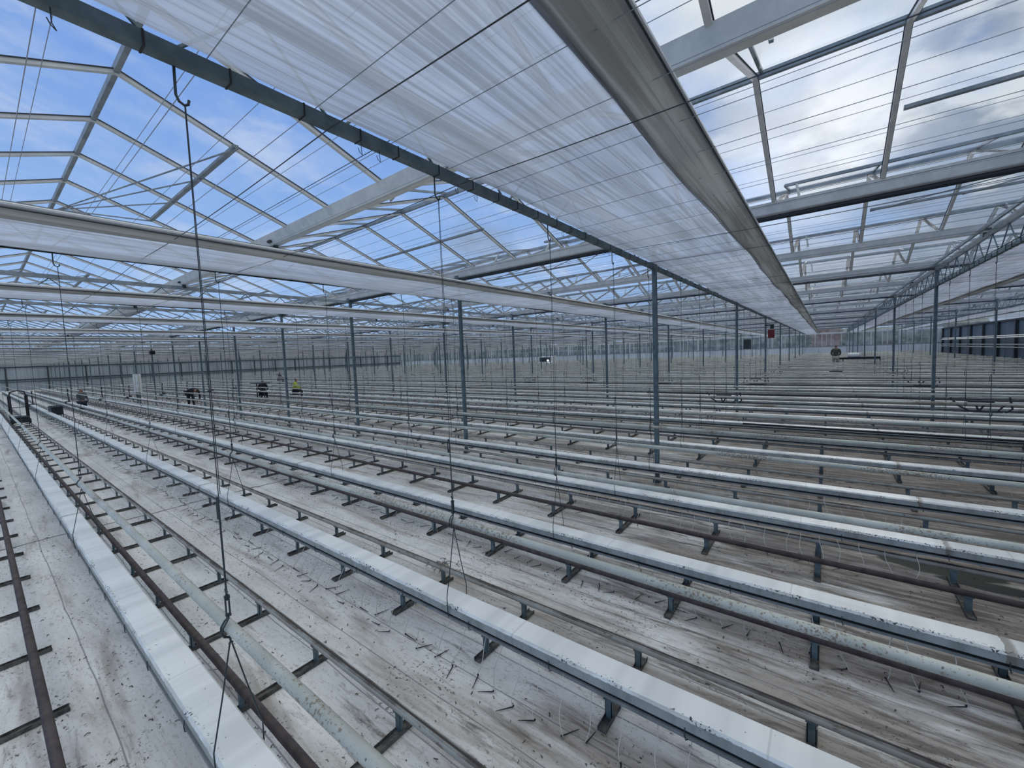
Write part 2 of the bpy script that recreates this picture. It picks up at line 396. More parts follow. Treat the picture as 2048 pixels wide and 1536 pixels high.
ug = MB().box(XL-0.08, XL-0.04, -6, YB, 3.35, 4.3)
for yr in RIDW: ug.v, ug.f.append((len(ug.v), len(ug.v)+1, len(ug.v)+2)), ug.m.append(0), ug.v.extend([(XL-0.05, yr-2, 4.25), (XL-0.05, yr+2, 4.25), (XL-0.05, yr, 4.98)])
link('gable_panel', ug.mesh('gable_panel', m_wallg), wl)
m = MB(); m.box(XL, XL+0.12, -6, YB, 3.28, 3.42); m.box(XL, XL+0.10, -6, YB, 1.45, 1.60); m.box(XL, XL+0.1, -6, YB, 1.2, 1.26)
y = -5.0
while y < YB: m.box(XL, XL+0.14, y-0.07, y+0.07, 0, 3.4); y += 4.0
link('rail', m.mesh('rail', m_dark), wl)
m = MB(); y = -6
while y < YB: m.box(XL+0.002, XL+0.02, y-0.02, y+0.02, 0, 3.3); y += 1.0
link('panel_joint', m.mesh('panel_joint', m_alud), wl)
wr = struct('wall_right', MB().box(XR, XR+0.1, -6, YB, 0, 3.55).mesh('wall_right', m_wallb))
m = MB(); y = 2.7
while y < YB: m.box(XR-0.16, XR, y-0.10, y+0.10, 0, 3.5); y += 4.0
m.box(XR-0.1, XR, -6, YB, 3.45, 3.58)
link('post', m.mesh('post', m_dark), wr)
for k, (zz_, xo) in enumerate(((2.33, 0.35), (2.20, 0.42), (1.66, 0.35), (1.45, 0.42))):
    o = link('heating_pipe', smooth(MB().tube([(0, 6, 0), (0, 69, 0)], 0.045, 10).mesh('heating_pipe', m_alu if k < 2 else m_trough)), None, (XR-xo, 0, zz_))
    tag(o, ('upper', 'second', 'third', 'lowest')[k]+' of the long heating pipes running along the blue-grey side wall', 'pipe', 'heating pipes on the blue-grey side wall')

# ------------------------------------------------------------------ roof
RID = [-3+4*i for i in range(19)]         # ridges
ZR, ZV = 4.97, 4.23
rg = MB()
for yr in RID:
    for sg in (-1, 1):
        a = (XL, yr, ZR); b = (XR, yr, ZR); c = (XR, yr+2*sg, ZV+0.02); d_ = (XL, yr+2*sg, ZV+0.02)
        rg.quad(a, b, c, d_)
cl = struct('ceiling', rg.mesh('ceiling', m_glass))
rb = MB().box(0, XR-XL, -0.02, 0.02, -0.045, 0.02).mesh('ridge_beam', m_chord)
for i, yr in enumerate(RID):
    if yr < -1: continue
    o = link('ridge_beam', rb, None, (XL, yr, ZR)); tag(o, f'grey ridge beam along the {O(i)} glass ridge counted from the near side', 'beam', kind='thing')
vg = MB(); poly = [(-0.10, 0.13), (-0.085, 0.135), (-0.04, 0.0), (0.04, 0.0), (0.085, 0.135), (0.10, 0.13), (0.055, -0.02), (-0.055, -0.02)]
vg.prof(poly, [0, XR-XL]); vgm = vg.mesh('valley_gutter', m_alu)
VAL = [-1+4*i for i in range(18)]
for i, yv in enumerate(VAL):
    o = link('valley_gutter', vgm, None, (XL, yv, 4.12)); tag(o, f'long pale aluminium roof gutter in the {O(i+1)} glass valley from the near side', 'roof gutter')
dp_ = smooth(MB().tube([(0, 0, 0), (XR-XL-0.1, 0, 0)], 0.034, 8).mesh('drive_pipe', m_dark))
for j, yc in enumerate(COLY):
    o = link('drive_pipe', dp_, None, (XL+0.05, yc, 4.055)); tag(o, f'dark screen drive pipe running under the roof gutter over the {O(j+1)} column row', 'pipe')
# glazing bars
def glz(sg):
    m = MB(); a = Vector((0, 0, -0.012)); b = Vector((0, 2*sg, ZV-ZR+0.02-0.012))
    m.bar(a+Vector((0, 0, -0.02)), b+Vector((0, 0, -0.02)), 0.042, 0.035, 0)
    m.bar(a, b, 0.058, 0.008, 1)
    return m.mesh('glazing_bar', [m_alu, m_seal])
gb = {-1: glz(-1), 1: glz(1)}
bars = []
nb = int((XR-XL)/1.125)
for yr in RID:
    for sg in (-1, 1):
        if sg < 0 and yr < 0: continue
        for k in range(nb):
            x = -2.28-0.5625+1.125*k-1.125*79
            if x < XL+0.3 or x > XR-0.2: continue
            d0 = math.hypot(x, yr+sg, 2.3); vis = dist(x, yr+sg, 4.6)
            bars.append((d0 if vis > 0.3 else 999, x, yr, sg))
bars.sort()
for i, (d0, x, yr, sg) in enumerate(bars[:300]):
    o = link('glazing_bar', gb[sg], None, (x, yr, ZR))
    r = RID.index(yr); bay = int(round((x-(-2.8425))/1.125))
    side_ = 'far' if sg > 0 else 'near'
    whr = f'{O(-bay)} left of' if bay < 0 else ('just above' if bay == 0 else f'{O(bay)} right of')
    tag(o, f'glazing bar, {side_} slope of the {O(r)} ridge, {whr} the wide central screen', 'glazing bar', 'glazing bars of the near roof bays')
gs = MB()
for (d0, x, yr, sg) in bars[300:]:
    if d0 > 900 and (yr < -2 or x > 6): continue
    gs.bar((x, yr, ZR-0.03), (x, yr+2*sg, ZV-0.01), 0.034, 0.04)
tag(link('distant_glazing_bars', gs.mesh('glazing_bars', m_alud)), 'countless glazing bars of the distant glass roof bays', 'glazing bars', kind='stuff')
# ventilation windows
def vent_closed():
    m = MB(); s_ = (ZV-ZR)/2.0
    m.bar((0, 0.9, s_*0.9-0.035), (3.375, 0.9, s_*0.9-0.035), 0.05, 0.035)
    return m.mesh('vent_rail', m_chord)
def vent_open():
    m = MB(); s_ = (ZV-ZR)/2.0; h = 0.17
    m.bar((0, -1.0, s_+h), (3.375, -1.0, s_+h), 0.04, 0.04)
    for x in (0, 1.125, 2.25, 3.375): m.bar((x, 0, 0.02), (x, -1.0, s_+h), 0.03, 0.03)
    for x in (0.15, 3.2): m.bar((x, -1.0, s_+h), (x+0.05, -1.28, s_*1.28-0.02), 0.03, 0.02)
    return m.mesh('vent_frame', m_chord)
def vent_glass():
    m = MB(); s_ = (ZV-ZR)/2.0; h = 0.17
    m.quad((0, 0, 0.04), (3.375, 0, 0.04), (3.375, -1.0, s_+h+0.02), (0, -1.0, s_+h+0.02)); return m.mesh('vent_pane', m_glass)
def vent_rods():
    m = MB(); s_ = (ZV-ZR)/2.0
    for k in range(4): m.tube([(-1.53, 0.06, -0.06), (k*1.125, 0.9, s_*0.9-0.06)], 0.010, 6)
    return m.mesh('push_rod', m_chord)
vc, vo, vgl, vr = vent_closed(), vent_open(), vent_glass(), vent_rods()
for yr in RID:
    if yr < 0 or yr > 45: continue
    for n in range(-7, 2):
        x = -8.4+9*n+9
        if x > 10 or dist(x, yr) < 0.5: continue
        r = RID.index(yr)
        o = link('roof_vent', vc, None, (x, yr, ZR))
        if yr != 5:
            q = link('push_rod', vr, o)
            if yr > 5: q.location = (3.375, 0, 0); q.scale = (-1, 1, 1)
        tag(o, f'shut roof vent with fanned rods on the {O(r)} ridge, {O(n+8)} from the left end', 'roof vent', 'shut roof vents')
        for q in (0, 4.5):
            if x+q+0.54 > 11 or yr < 3: continue
            o = link('roof_vent', vo, None, (x-0.54+0.6+q-1.2, yr, ZR)); link('pane', vgl, o)
            tag(o, f'slightly raised roof vent on the {O(r)} ridge, {O(2*(n+7)+(1 if q == 0 else 2))} from the left end', 'roof vent', 'raised roof vents')

# ------------------------------------------------------------------ columns
cm = MB().box(-0.033, 0.033, -0.033, 0.033, 0, 4.14)
cm.box(-0.055, 0.055, -0.055, 0.055, 0, 0.06); cm.box(-0.05, 0.05, -0.09, 0.09, 4.02, 4.14)
cm = cm.mesh('column', m_col)
for i, x in enumerate(LINES):
    for j, yc in enumerate(COLY):
        o = link('steel_column', cm, None, (x, yc, 0))
        k = i-19
        whr = 'under the wide central screen' if k == 0 else f'{O(abs(k))} line {"right" if k > 0 else "left"} of the wide central screen'
        tag(o, f'slim steel column, {O(j+1)} from the front, {whr}', 'column', 'steel roof columns', 'thing')

# ------------------------------------------------------------------ trusses
tc = MB().bar((0, 0, 0.0), (0, 8, 0.0), 0.05, 0.075).mesh('top_chord', m_chord)
bc = MB().bar((0, 0, 0.0), (0, 8, 0.0), 0.055, 0.06).mesh('bottom_chord', m_galv)
bcw = MB().bar((0, 0, 0.0), (0, 8, 0.0), 0.062, 0.062).mesh('bottom_chord', m_col)
lt = MB()
for k in range(10):
    y0 = k*0.8; a = (0, y0+0.05, 0.03); b = (0, y0+0.4, 0.40-0.03); c = (0, y0+0.75, 0.03)
    lt.tube([a, b], 0.009, 5); lt.tube([b, c], 0.009, 5)
lt = lt.mesh('lattice', m_galv)
st = MB().box(-0.03, 0.03, 3.97, 4.03, 0.40, 0.52).box(-0.05, 0.05, 3.9, 4.1, 0.50, 0.53).mesh('gutter_bracket', m_dark)
clip = MB().box(-0.034, 0.034, -0.004, 0.004, -0.034, 0.034).mesh('strap', m_black)
ck = MB().tube([(0.01, 0, -0.03), (0.012, 0, -0.085), (0.0, 0.012, -0.10), (-0.012, 0.0, -0.08), (-0.006, -0.01, -0.062)], 0.0022, 5).mesh('cable_hook', m_rod)
far = MB(); far.bar((0, 0, 0.4), (0, 8, 0.4), 0.05, 0.075, 1); far.bar((0, 0, 0), (0, 8, 0), 0.055, 0.06)
for k in range(10):
    y0 = k*0.8; far.tube([(0, y0+0.05, 0.03), (0, y0+0.4, 0.37), (0, y0+0.75, 0.03)], 0.009, 4)
far.box(-0.03, 0.03, 3.97, 4.03, 0.4, 0.52); farm = far.mesh('truss', [m_galv, m_chord])
for i, x in enumerate(LINES):
    for s in range(9):
        y0 = -1+8*s
        k = i-19
        whr = 'beside the wide central screen' if k == 0 else f'{O(abs(k))} line {"right" if k > 0 else "left"} of the wide central screen'
        lab = f'lattice truss, {O(s+1)} span from the front, {whr}'
        if dist(x, y0+4) < 32:
            o = link('roof_truss', None, None, (x, y0, ZT+0.03)); o.empty_display_size = 0.2
            link('top_chord', tc, o, (0, 0, 0.40)); bo = link('bottom_chord', bcw if k == 0 else bc, o); link('lattice', lt, o); link('gutter_bracket', st, o)
            if k == 0 and s < 2:
                for yq in (1.28, 2.55, 2.68, 3.38, 3.60, 5.0, 5.12, 6.2): link('cable_hook', ck, bo, (0, yq, 0))
            if k in (0, 1) and s < 3:
                for q in range(24):
                    link('strap', clip, bo, (0, 0.17+q*0.333+random.uniform(-.04, .04), 0))
        else:
            o = link('roof_truss', farm, None, (x, y0, ZT+0.03))
        tag(o, lab, 'roof truss', 'lattice roof trusses', 'thing')
# long second tubes carried along the truss line at the right
for k, (xo, zo) in enumerate(((-0.12, 4.10), (0.10, 4.16))):
    o = link('drive_rack', MB().bar((0, -1, 0), (0, 70, 0), 0.035, 0.05).mesh('drive_rack', m_chord), None, (2.22+xo, 0, zo))
    tag(o, ('lower', 'upper')[k]+' long drive rack running on top of the open lattice truss line at the right', 'rack')

# ------------------------------------------------------------------ screens
def screen_mesh(L, seed):
    random.seed(seed); m = MB(); n = int(L/1.0); xs = [0.02, 0.25, 0.5, 0.75, 1.0, 1.22, 1.34]
    ph = random.random()*6
    for i in range(n+1):
        y = L*i/n
        for k, x in enumerate(xs):
            m.v.append((x+(0.03*sin(y*0.8+ph) if k > 4 else 0), y, 0.012*sin(y*1.7+x*5+ph)+0.008*sin(x*21+y*0.6)))
    w = len(xs)
    for i in range(n):
        for k in range(w-1): m.f.append((i*w+k, i*w+k+1, (i+1)*w+k+1, (i+1)*w+k)); m.m.append(0)
    return smooth(m.mesh('screen_cloth', m_cloth))
def fold_mesh(L, seed):
    random.seed(seed+50); m = MB(); n = int(L/0.8); ph = random.random()*6
    prof = [(1.30, 0.0), (1.36, -0.028), (1.34, -0.045), (1.42, -0.052), (1.45, -0.02), (1.48, -0.055), (1.52, -0.05), (1.55, -0.015), (1.59, -0.03), (1.61, 0.015), (1.50, 0.03), (1.38, 0.02)]
    for i in range(n+1):
        y = L*i/n; w = 0.018*sin(y*0.9+ph)+0.012*sin(y*2.3+ph*2)
        for k, (x, z) in enumerate(prof):
            m.v.append((x+w*(1 if k < 5 or k > 10 else 0.25), y, z*0.62+0.005*sin(y*1.9+k)))
    w = len(prof)
    for i in range(n):
        for k in range(w):
            k2 = (k+1) % w; m.f.append((i*w+k, i*w+k2, (i+1)*w+k2, (i+1)*w+k)); m.m.append(0)
    return smooth(m.mesh('folded_bundle', m_fold))
SEC = [(-1, 24), (23, 24), (47, 23.6)]
sc = {a: (screen_mesh(L-0.12, a), fold_mesh(L-0.12, a), MB().tube([(1.605, 0, 0.026), (1.605, L-0.12, 0.026)], 0.020, 8).tube([(1.618, 0, -0.006), (1.618, L-0.12, -0.006)], 0.006, 6, 1).tube([(-0.03, 0, 0.004), (-0.03, L-0.12, 0.004)], 0.008, 5, 1).mesh('pull_profile', [m_white, m_dark])) for a, L in SEC}
for i, x in enumerate(LINES):
    for s, (a, L) in enumerate(SEC):
        c_, f_, p_ = sc[a]
        k = i-19
        o = link('shade_screen', c_, None, (x+0.01, a+0.05, ZT+(0.078 if k in (0, 1) else -0.012)))
        fb = link('folded_bundle', f_, o); link('pull_profile', p_, fb)
        if k == 0: lab = ('wide translucent white shade screen overhead in the middle of the roof', 'middle length of the wide central white shade screen', 'far length of the wide central white shade screen')[s]
        else: lab = f'drawn-back shade screen, {("near", "middle", "far")[s]} length, {O(abs(k))} {"right" if k > 0 else "left"} of the wide central one'
        tag(o, lab, 'shade screen', 'drawn-back shade screens')
# screen support wires along the rows
random.seed(3)
w1 = MB().tube([(0, 0, 0), (XR-XL, 0, 0)], 0.0022, 4).mesh('wire', m_wirel)
w2 = MB().tube([(0, 0, 0), (XR-XL, 0, 0)], 0.0030, 4).mesh('wire', m_wire)
def lowwire(r, sag):
    m = MB(); p = []
    x = 0.0
    while x < XR-XL-1:
        for q in range(6): p.append((x+q*0.75, 0, -sag*sin(pi*q/6)))
        x += 4.5
    p.append((XR-XL, 0, 0)); return m.tube(p, r, 4).mesh('wire', m_wire)
w3 = lowwire(0.0032, 0.04)
yy = 0.26; i = 0
while yy < 48:
    tag(link('support_wire', w1, None, (XL, yy, 3.662)), f'thin pale support wire just under the screens, {O(i+1)} from the near side', 'wire', 'thin screen wires under the cloth')
    if yy < 32:
        tag(link('support_wire', w1, None, (XL, yy+0.13+0.05*sin(i*2.3), 4.06)), f'thin pale wire high above the screens, {O(i+1)} from the near side', 'wire', 'thin wires above the screens')
    yy += 0.5; i += 1
i = 0
for base in range(-1, 40, 4):
    for off in (2.35, 3.15, 3.4):
        yv = base+off
        if yv < 0.5: continue
        tag(link('drive_cable', w3 if off != 3.15 else w2, None, (XL, yv, 3.60 if off != 3.15 else 4.0)), f'dark steel drive cable slung between the trusses, {O(i+1)} from the near side', 'cable', 'dark drive cables'); i += 1
        if i > 95: break

# ------------------------------------------------------------------ growing gutters
XE = XL+11.0
def gutter_meshes(xa, xb, seed):
    random.seed(seed); n = max(2, int((xb-xa)/0.75)); xs = [xa+(xb-xa)*k/n for k in range(n+1)]
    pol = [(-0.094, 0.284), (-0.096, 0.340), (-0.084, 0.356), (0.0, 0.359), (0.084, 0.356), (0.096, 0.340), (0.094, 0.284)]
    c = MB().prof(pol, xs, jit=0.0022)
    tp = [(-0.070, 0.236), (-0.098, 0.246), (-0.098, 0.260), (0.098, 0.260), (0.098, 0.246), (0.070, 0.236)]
    t_ = MB().prof(tp, [xa, xb]).box(xa, xb, -0.082, 0.082, 0.260, 0.284, 1)  # black inner box stands in for the shade in the gap under the cover
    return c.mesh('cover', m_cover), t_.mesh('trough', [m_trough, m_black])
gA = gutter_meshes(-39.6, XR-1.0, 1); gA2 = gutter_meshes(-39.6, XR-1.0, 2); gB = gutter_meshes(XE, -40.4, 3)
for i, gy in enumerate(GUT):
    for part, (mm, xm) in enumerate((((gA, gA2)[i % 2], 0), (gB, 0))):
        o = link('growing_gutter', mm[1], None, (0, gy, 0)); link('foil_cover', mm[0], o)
        tag(o, f'white foil-topped growing gutter, {O(i+1)} row from the front, ' + ('before' if part == 0 else 'beyond')+' the cross path', 'growing gutter', 'white growing gutters')
# foil hold-down clips on the near gutters (small dark hooks below the front rim)
hk = MB().tube([(0, -0.098, 0.30), (0, -0.103, 0.262), (0.004, -0.10, 0.235), (0.012, -0.085, 0.232)], 0.0028, 5).mesh('rim_clip', m_rod)
for i, gy in enumerate(GUT[:5]):
    root = [o for o in COL.objects if o.name.startswith('growing_gutter') and abs(o.location.y-gy) < 1e-4][0]
    for k in range(26): link('rim_clip', hk, root, (0.9-0.75*k+random.uniform(-.05, .05), 0, 0))
# end caps with looping hose where the cross path cuts the rows
for i, gy in enumerate(GUT[:9]):
    m = MB().box(-0.32, 0.32, -0.12, 0.12, 0.24, 0.385)
    o = link('gutter_end_box', m.mesh('gutter_end_box', m_black), None, (-40.0, gy, 0))
    link('hose', MB().tube([(0, 0.05, 0.38), (-0.1, 0.05, 0.8), (0.05, 0.05, 1.2)], 0.03, 6).mesh('hose', m_black), o)
    link('hose', MB().tube([(0.3, 0, 0.36), (0.55, 0.02, 0.5), (0.8, 0.05, 0.25), (0.7, 0.1, 0.05), (1.1, 0.2, 0.03)], 0.03, 6).mesh('hose', m_black), o)
    tag(o, f'black end box with bent hoses on the {O(i+1)} gutter row at the cross path', 'end box', 'gutter end boxes')

# ------------------------------------------------------------------ pale pipes one metre up
random.seed(11)
def pipe_mesh(seed):
    random.seed(seed); p = []; x = XE
    while x < XR-1: p.append((x, random.uniform(-.006, .006), random.uniform(-.012, .006))); x += 2.25
    m = MB().tube(p, 0.0265, 10)
    for k in range(4, len(p), 3): m.tube([tuple(Vector(p[k])-Vector((0.03, 0, 0))), tuple(Vector(p[k])+Vector((0.03, 0, 0)))], 0.030, 10)
    return smooth(m.mesh('pipe', m_pipe))
pm = [pipe_mesh(5), pipe_mesh(6), pipe_mesh(8)]
for i, gy in enumerate(GUT):
    tag(link('hanging_pipe', pm[i % 3], None, (0, gy+0.01, 0.985)), f'pale painted heating pipe hung above the {O(i+1)} gutter row from the near side', 'pipe', 'pale pipes above the gutters')

# ------------------------------------------------------------------ pipe-rail tracks
rl2 = smooth(MB().tube([(XE, 0, 0.165), (XR-0.8, 0, 0.165)], 0.0265, 12).mesh('rail', m_rail2))
rl = smooth(MB().tube([(XE, 0, 0.165), (XR-0.8, 0, 0.165)], 0.0265, 12).mesh('rail', m_rail))
def support():
    m = MB(); m.box(-0.028, 0.028, -0.36, 0.36, 0.003, 0.014, 1); m.box(-0.028, -0.024, -0.36, 0.36, 0.014, 0.03, 1); m.box(0.024, 0.028, -0.36, 0.36, 0.014, 0.03, 1)
    for s_ in (-0.25, 0.25):
        m.box(-0.022, 0.022, s_-0.010, s_-0.006, 0.014, 0.142); m.box(-0.022, -0.018, s_-0.010, s_+0.012, 0.014, 0.142); m.box(0.018, 0.022, s_-0.010, s_+0.012, 0.014, 0.142)
        m.box(-0.03, 0.03, s_-0.02, s_+0.02, 0.136, 0.146)
    return m.mesh('rail_support', [m_galv, m_dirty])
sp = support()
spf = MB(); x = XE+0.3
while x < XR-1: 
    spf.box(x-0.022, x+0.022, -0.36, 0.36, 0.003, 0.02)
    for s_ in (-0.25, 0.25): spf.box(x-0.022, x+0.022, s_-0.012, s_+0.012, 0.02, 0.142)
    x += 1.0
spf = spf.mesh('rail_supports', m_galv)
spf2 = MB(); x = -92.04+12
while x < -42.5:
    spf2.box(x-0.022, x+0.022, -0.36, 0.36, 0.003, 0.02)
    for s_ in (-0.25, 0.25): spf2.box(x-0.022, x+0.022, s_-0.012, s_+0.012, 0.02, 0.142)
    x += 1.0
spf2 = spf2.mesh('rail_supports', m_galv)
for i, ty in enumerate(TRK):
    o = link('pipe_rail_track', None, None, (0, ty, 0)); o.empty_display_size = 0.2
    link('rail', rl2 if i in (1, 3, 4) else rl, o, (0, -0.25, 0)); link('rail', rl2 if i in (0,) else rl, o, (0, 0.25, 0))
    if i < 9:
        for k in range(46): link('rail_support', sp, o, (2.96-k, 0, 0))
        q = link('distant_rail_supports', spf2, o); q['kind'] = 'stuff'
    else:
        q = link('rail_supports', spf, o); q['kind'] = 'stuff'
    tag(o, f'pair of worn floor rails on short steel posts, {O(i+1)} track from the near side', 'rail track', 'pipe-rail tracks')

# ------------------------------------------------------------------ gutter hangers
def hanger_parts():
    r = {}
    r['top_hook'] = MB().tube([(0, -0.02, 3.60), (0, -0.022, 3.48), (0, -0.012, 3.455), (0, 0.008, 3.445), (0, 0.022, 3.455), (0, 0.026, 3.475)], 0.006, 6).mesh('top_hook', m_rod)
    w = MB(); w.tube([(0, 0.008, 3.45), (0.0, 0.003, 1.62)], 0.0022, 5); w.tube([(0.004, 0.010, 3.45), (0.022, 0.004, 1.66)], 0.0018, 5)
    r['wire'] = w.mesh('wire', m_wire)
    s = MB(); s.tube([(-0.02, 0.0, 1.53), (-0.022, 0, 1.60), (-0.012, 0, 1.64), (0.0, 0, 1.62), (0, 0, 1.56), (0, 0, 1.20), (0.0, 0, 1.185), (0.010, 0, 1.17)], 0.0045, 6)
    s.tube([(-0.012, 0, 1.185), (0, 0, 1.165), (0.0, 0, 1.13)], 0.005, 6)
    r['rod'] = s.mesh('rod', m_rod)
    b = MB(); b.box(-0.006, 0.006, -0.010, -0.005, 1.055, 1.15).box(-0.006, 0.006, 0.005, 0.010, 1.055, 1.15).box(-0.008, 0.008, -0.011, 0.011, 1.14, 1.155).box(-0.008, 0.008, -0.011, 0.011, 1.05, 1.062)
    r['turnbuckle'] = b.mesh('turnbuckle', m_rod)
    h = MB(); h.tube([(0, 0, 1.055), (0, 0, 1.035)], 0.004, 6)
    for sx in (-0.011, 0.011):
        h.tube([(sx*0.3, 0, 1.042), (sx, -0.014, 1.028), (sx, -0.030, 1.005), (sx, -0.034, 0.985), (sx*0.8, -0.028, 0.960), (sx*0.3, -0.006, 0.945)], 0.0045, 6)
    h.tube([(0, -0.004, 0.95), (0, 0, 0.93), (0, 0.0, 0.915)], 0.005, 6)
    r['pipe_hook'] = h.mesh('pipe_hook', m_rod)
    y = MB(); y.tube([(0, -0.006, 0.91), (0, 0.0, 0.922), (0, 0.008, 0.912)], 0.006, 6)
    for sy in (-1, 1): y.tube([(0, sy*0.004, 0.915), (0, sy*0.055, 0.66), (0, sy*0.108, 0.42), (0, sy*0.106, 0.30), (0, sy*0.098, 0.255), (0, sy*0.08, 0.250)], 0.0036, 6)
    r['yoke'] = y.mesh('yoke', m_rod)
    return r
HP = hanger_parts()
hall = MB()
hall.tube([(0, 0, 3.6), (0, 0.04, 3.42), (0, 0.01, 1.6)], 0.003, 4); hall.tube([(0, 0, 1.64), (0, 0, 0.92)], 0.006, 4)
for sy in (-1, 1): hall.tube([(0, sy*0.005, 0.92), (0, sy*0.108, 0.40), (0, sy*0.09, 0.25)], 0.004, 4)
hallm = hall.mesh('gutter_hanger', m_rod)
hs = []
for i, gy in enumerate(GUT):
    for k, x in enumerate(LINES):
        if x < XE: continue
        d0 = dist(x, gy, 1.5)
        hs.append((math.hypot(x, gy) if d0 > 0.4 else 400+x, x-0.03, gy, i, k))
hs.sort(); rest = MB()
for n, (d0, x, gy, i, k) in enumerate(hs):
    kk = k-19
    whr = 'beside the wide central screen' if kk == 0 else f'{O(abs(kk))} line {"right" if kk > 0 else "left"} of the wide central screen'
    lab = f'wire hanger of the {O(i+1)} gutter row, {whr}'
    if n < 90:
        o = link('gutter_hanger', None, None, (x, gy, 0)); o.empty_display_size = 0.1
        hd = {}
        for nm, me in HP.items(): hd[nm] = link(nm, me, hd['rod'] if nm == 'turnbuckle' else hd['pipe_hook'] if nm == 'yoke' else o)
        tag(o, lab, 'hanger', 'gutter hangers')
    elif n < 300:
        tag(link('gutter_hanger', hallm, None, (x, gy, 0)), lab, 'hanger', 'gutter hangers')
    else:
        rest.v, rest.f  # far ones: one mass
        b = len(rest.v); rest.v += [(v[0]+x, v[1]+gy, v[2]) for v in hall.v]; rest.f += [tuple(q+b for q in f) for f in hall.f]; rest.m += hall.m
tag(link('distant_gutter_hangers', rest.mesh('hangers', m_rod)), 'mass of thin wire hangers over the distant gutter rows', 'hangers', kind='stuff')

# ------------------------------------------------------------------ drippers
random.seed(21)
dst = []
for v in range(10):
    a = random.uniform(0, 2*pi); m = MB(); L = random.uniform(0.10, 0.13)
    m.tube([(0, 0, 0.012), (L*cos(a), L*sin(a), 0.008)], 0.004, 5, rs=[0.0045, 0.002]); m.tube([(0, 0, 0.012), (-0.008*cos(a+.8), -0.008*sin(a+.8), 0.02)], 0.006, 5)
    dst.append(m.mesh('stake', m_black))
def tub(v):
    random.seed(v+90); lx = random.uniform(-0.10, 0.06)
    p = []
    for q in range(8):
        f = q/7.0
        p.append((lx*(1-f)**1.5+0.015*sin(f*6+v), 0.16*(1-f)**1.6+0.0*f, 0.255-0.243*f**0.85))
    return MB().tube(p, 0.0028, 4).mesh('tube', m_tube)
dtb = [tub(v) for v in range(10)]
cnt = 0; rows = {0: 5, 1: 62, 2: 80, 3: 76, 4: 70}
for r_, nmax in rows.items():
    x = 0.9 if r_ else -0.6
    for k in range(nmax):
        x -= 0.175+random.uniform(-.04, .04)
        v = random.randrange(10)
        o = link('dripper', dst[v], None, (x, GUT[r_]-0.22+random.uniform(-.05, .04), 0)); link('tube', dtb[(v*3+k) % 10], o)
        tag(o, f'black drip stake lying before the {O(r_+1)} gutter row, {O(k+1)} from its right end', 'dripper', 'drip stakes lying by the gutters')
dm = MB()
for r_ in range(0, 16):
    x = (-11 if r_ in (1,) else -14) if r_ < 5 else 3.0
    if r_ == 0: continue
    while x > -30:
        x -= 0.2+random.uniform(-.05, .05); y0 = GUT[r_]-0.22+random.uniform(-.05, .04)
        dm.tube([(x-0.05, y0+0.14, 0.25), (x-0.02, y0+0.05, 0.13), (x, y0, 0.012)], 0.0018, 3)
        a = random.uniform(0, 6.28); dm.tube([(x, y0, 0.012), (x+0.11*cos(a), y0+0.11*sin(a), 0.008)], 0.004, 3, 1)
tag(link('distant_drippers', dm.mesh('drippers', [m_tube, m_black])), 'mass of tiny drip stakes and tubes along the further gutter rows', 'drippers', kind='stuff')
# loose plant debris
random.seed(31); lm = MB()
for k in range(1500):
    x = random.uniform(-12, 2.5); yv = abs(random.gauss(0, 1))*2.6+0.3
    if random.random() < 0.5:
        g = random.choice(GUT[:6]); yv = g+random.uniform(-.55, -.1)
        x = random.uniform(-9, 2)
    a = random.uniform(0, 6.28); L = random.uniform(0.006, 0.03); 
    lm.tube([(x, yv, 0.004), (x+L*cos(a)*.5, yv+L*sin(a)*.5, 0.009), (x+L*cos(a+.4), yv+L*sin(a+.4), 0.004)], random.uniform(.0015, .0035), 3)
for (cx_, cy_) in ((-3.25, 2.95), (-8.0, 3.9), (-10.8, 5.2)):
    for k in range(45):
        x = cx_+random.gauss(0, .10); yv = cy_+random.gauss(0, .05); a = random.uniform(0, 6.28); L = random.uniform(0.03, 0.10)
        lm.tube([(x, yv, 0.006), (x+L*cos(a)*.5, yv+L*sin(a)*.5, 0.022), (x+L*cos(a+.4), yv+L*sin(a+.4), 0.006)], .003, 3)
m_deb = mat('dry_plant_debris', rough=0.9, build=mottle((0.03, 0.025, 0.02), (0.10, 0.075, 0.04), 20))
tag(link('plant_debris', lm.mesh('plant_debris', m_deb)), 'dark dry crumbs of plant debris scattered on the white floor', 'debris', kind='stuff')

# ------------------------------------------------------------------ irrigation tubing by the columns
random.seed(41); n = 0
for (x, ys) in ((-2.28, (15, 23, 31, 39)), (2.22, (15, 23, 31)), (-6.78, (23, 31)), (-11.28, (23,)), (-15.78, (23,))):
    for yv in ys:
        m = MB(); x0 = -0.95 if x < 0 else 0.35
        m.tube([(x0, 0.15, 0.75), (x0+.15, .12, .55), (x0+.35, .1, .42), (x0+.8, .1, .42), (x0+.95, .1, .62)], 0.022, 6)
        m.tube([(x0+.3, .1, .66), (x0+.75, .1, .66)], 0.05, 6); m.tube([(x0+.42, .1, .66), (x0+.5, .1, .42)], .02, 6); m.tube([(x0+.62, .1, .64), (x0+.5, .1, .42)], .02, 6)
        m.tube([(x0+.9, .1, .36), (x0+1.05, .1, .5), (x0+1.0, .1, .8)], .022, 6); m.tube([(x0+.05, .1, .38), (x0+.9, .1, .40)], .03, 6)
        o = link('irrigation_valve', m.mesh('irrigation_valve', m_dark), None, (x, yv+0.1, 0)); n += 1
        tag(o, f'dark tangle of irrigation tubing and valve, {O(n)} of those beside the columns', 'irrigation valve', 'irrigation valves by the columns')
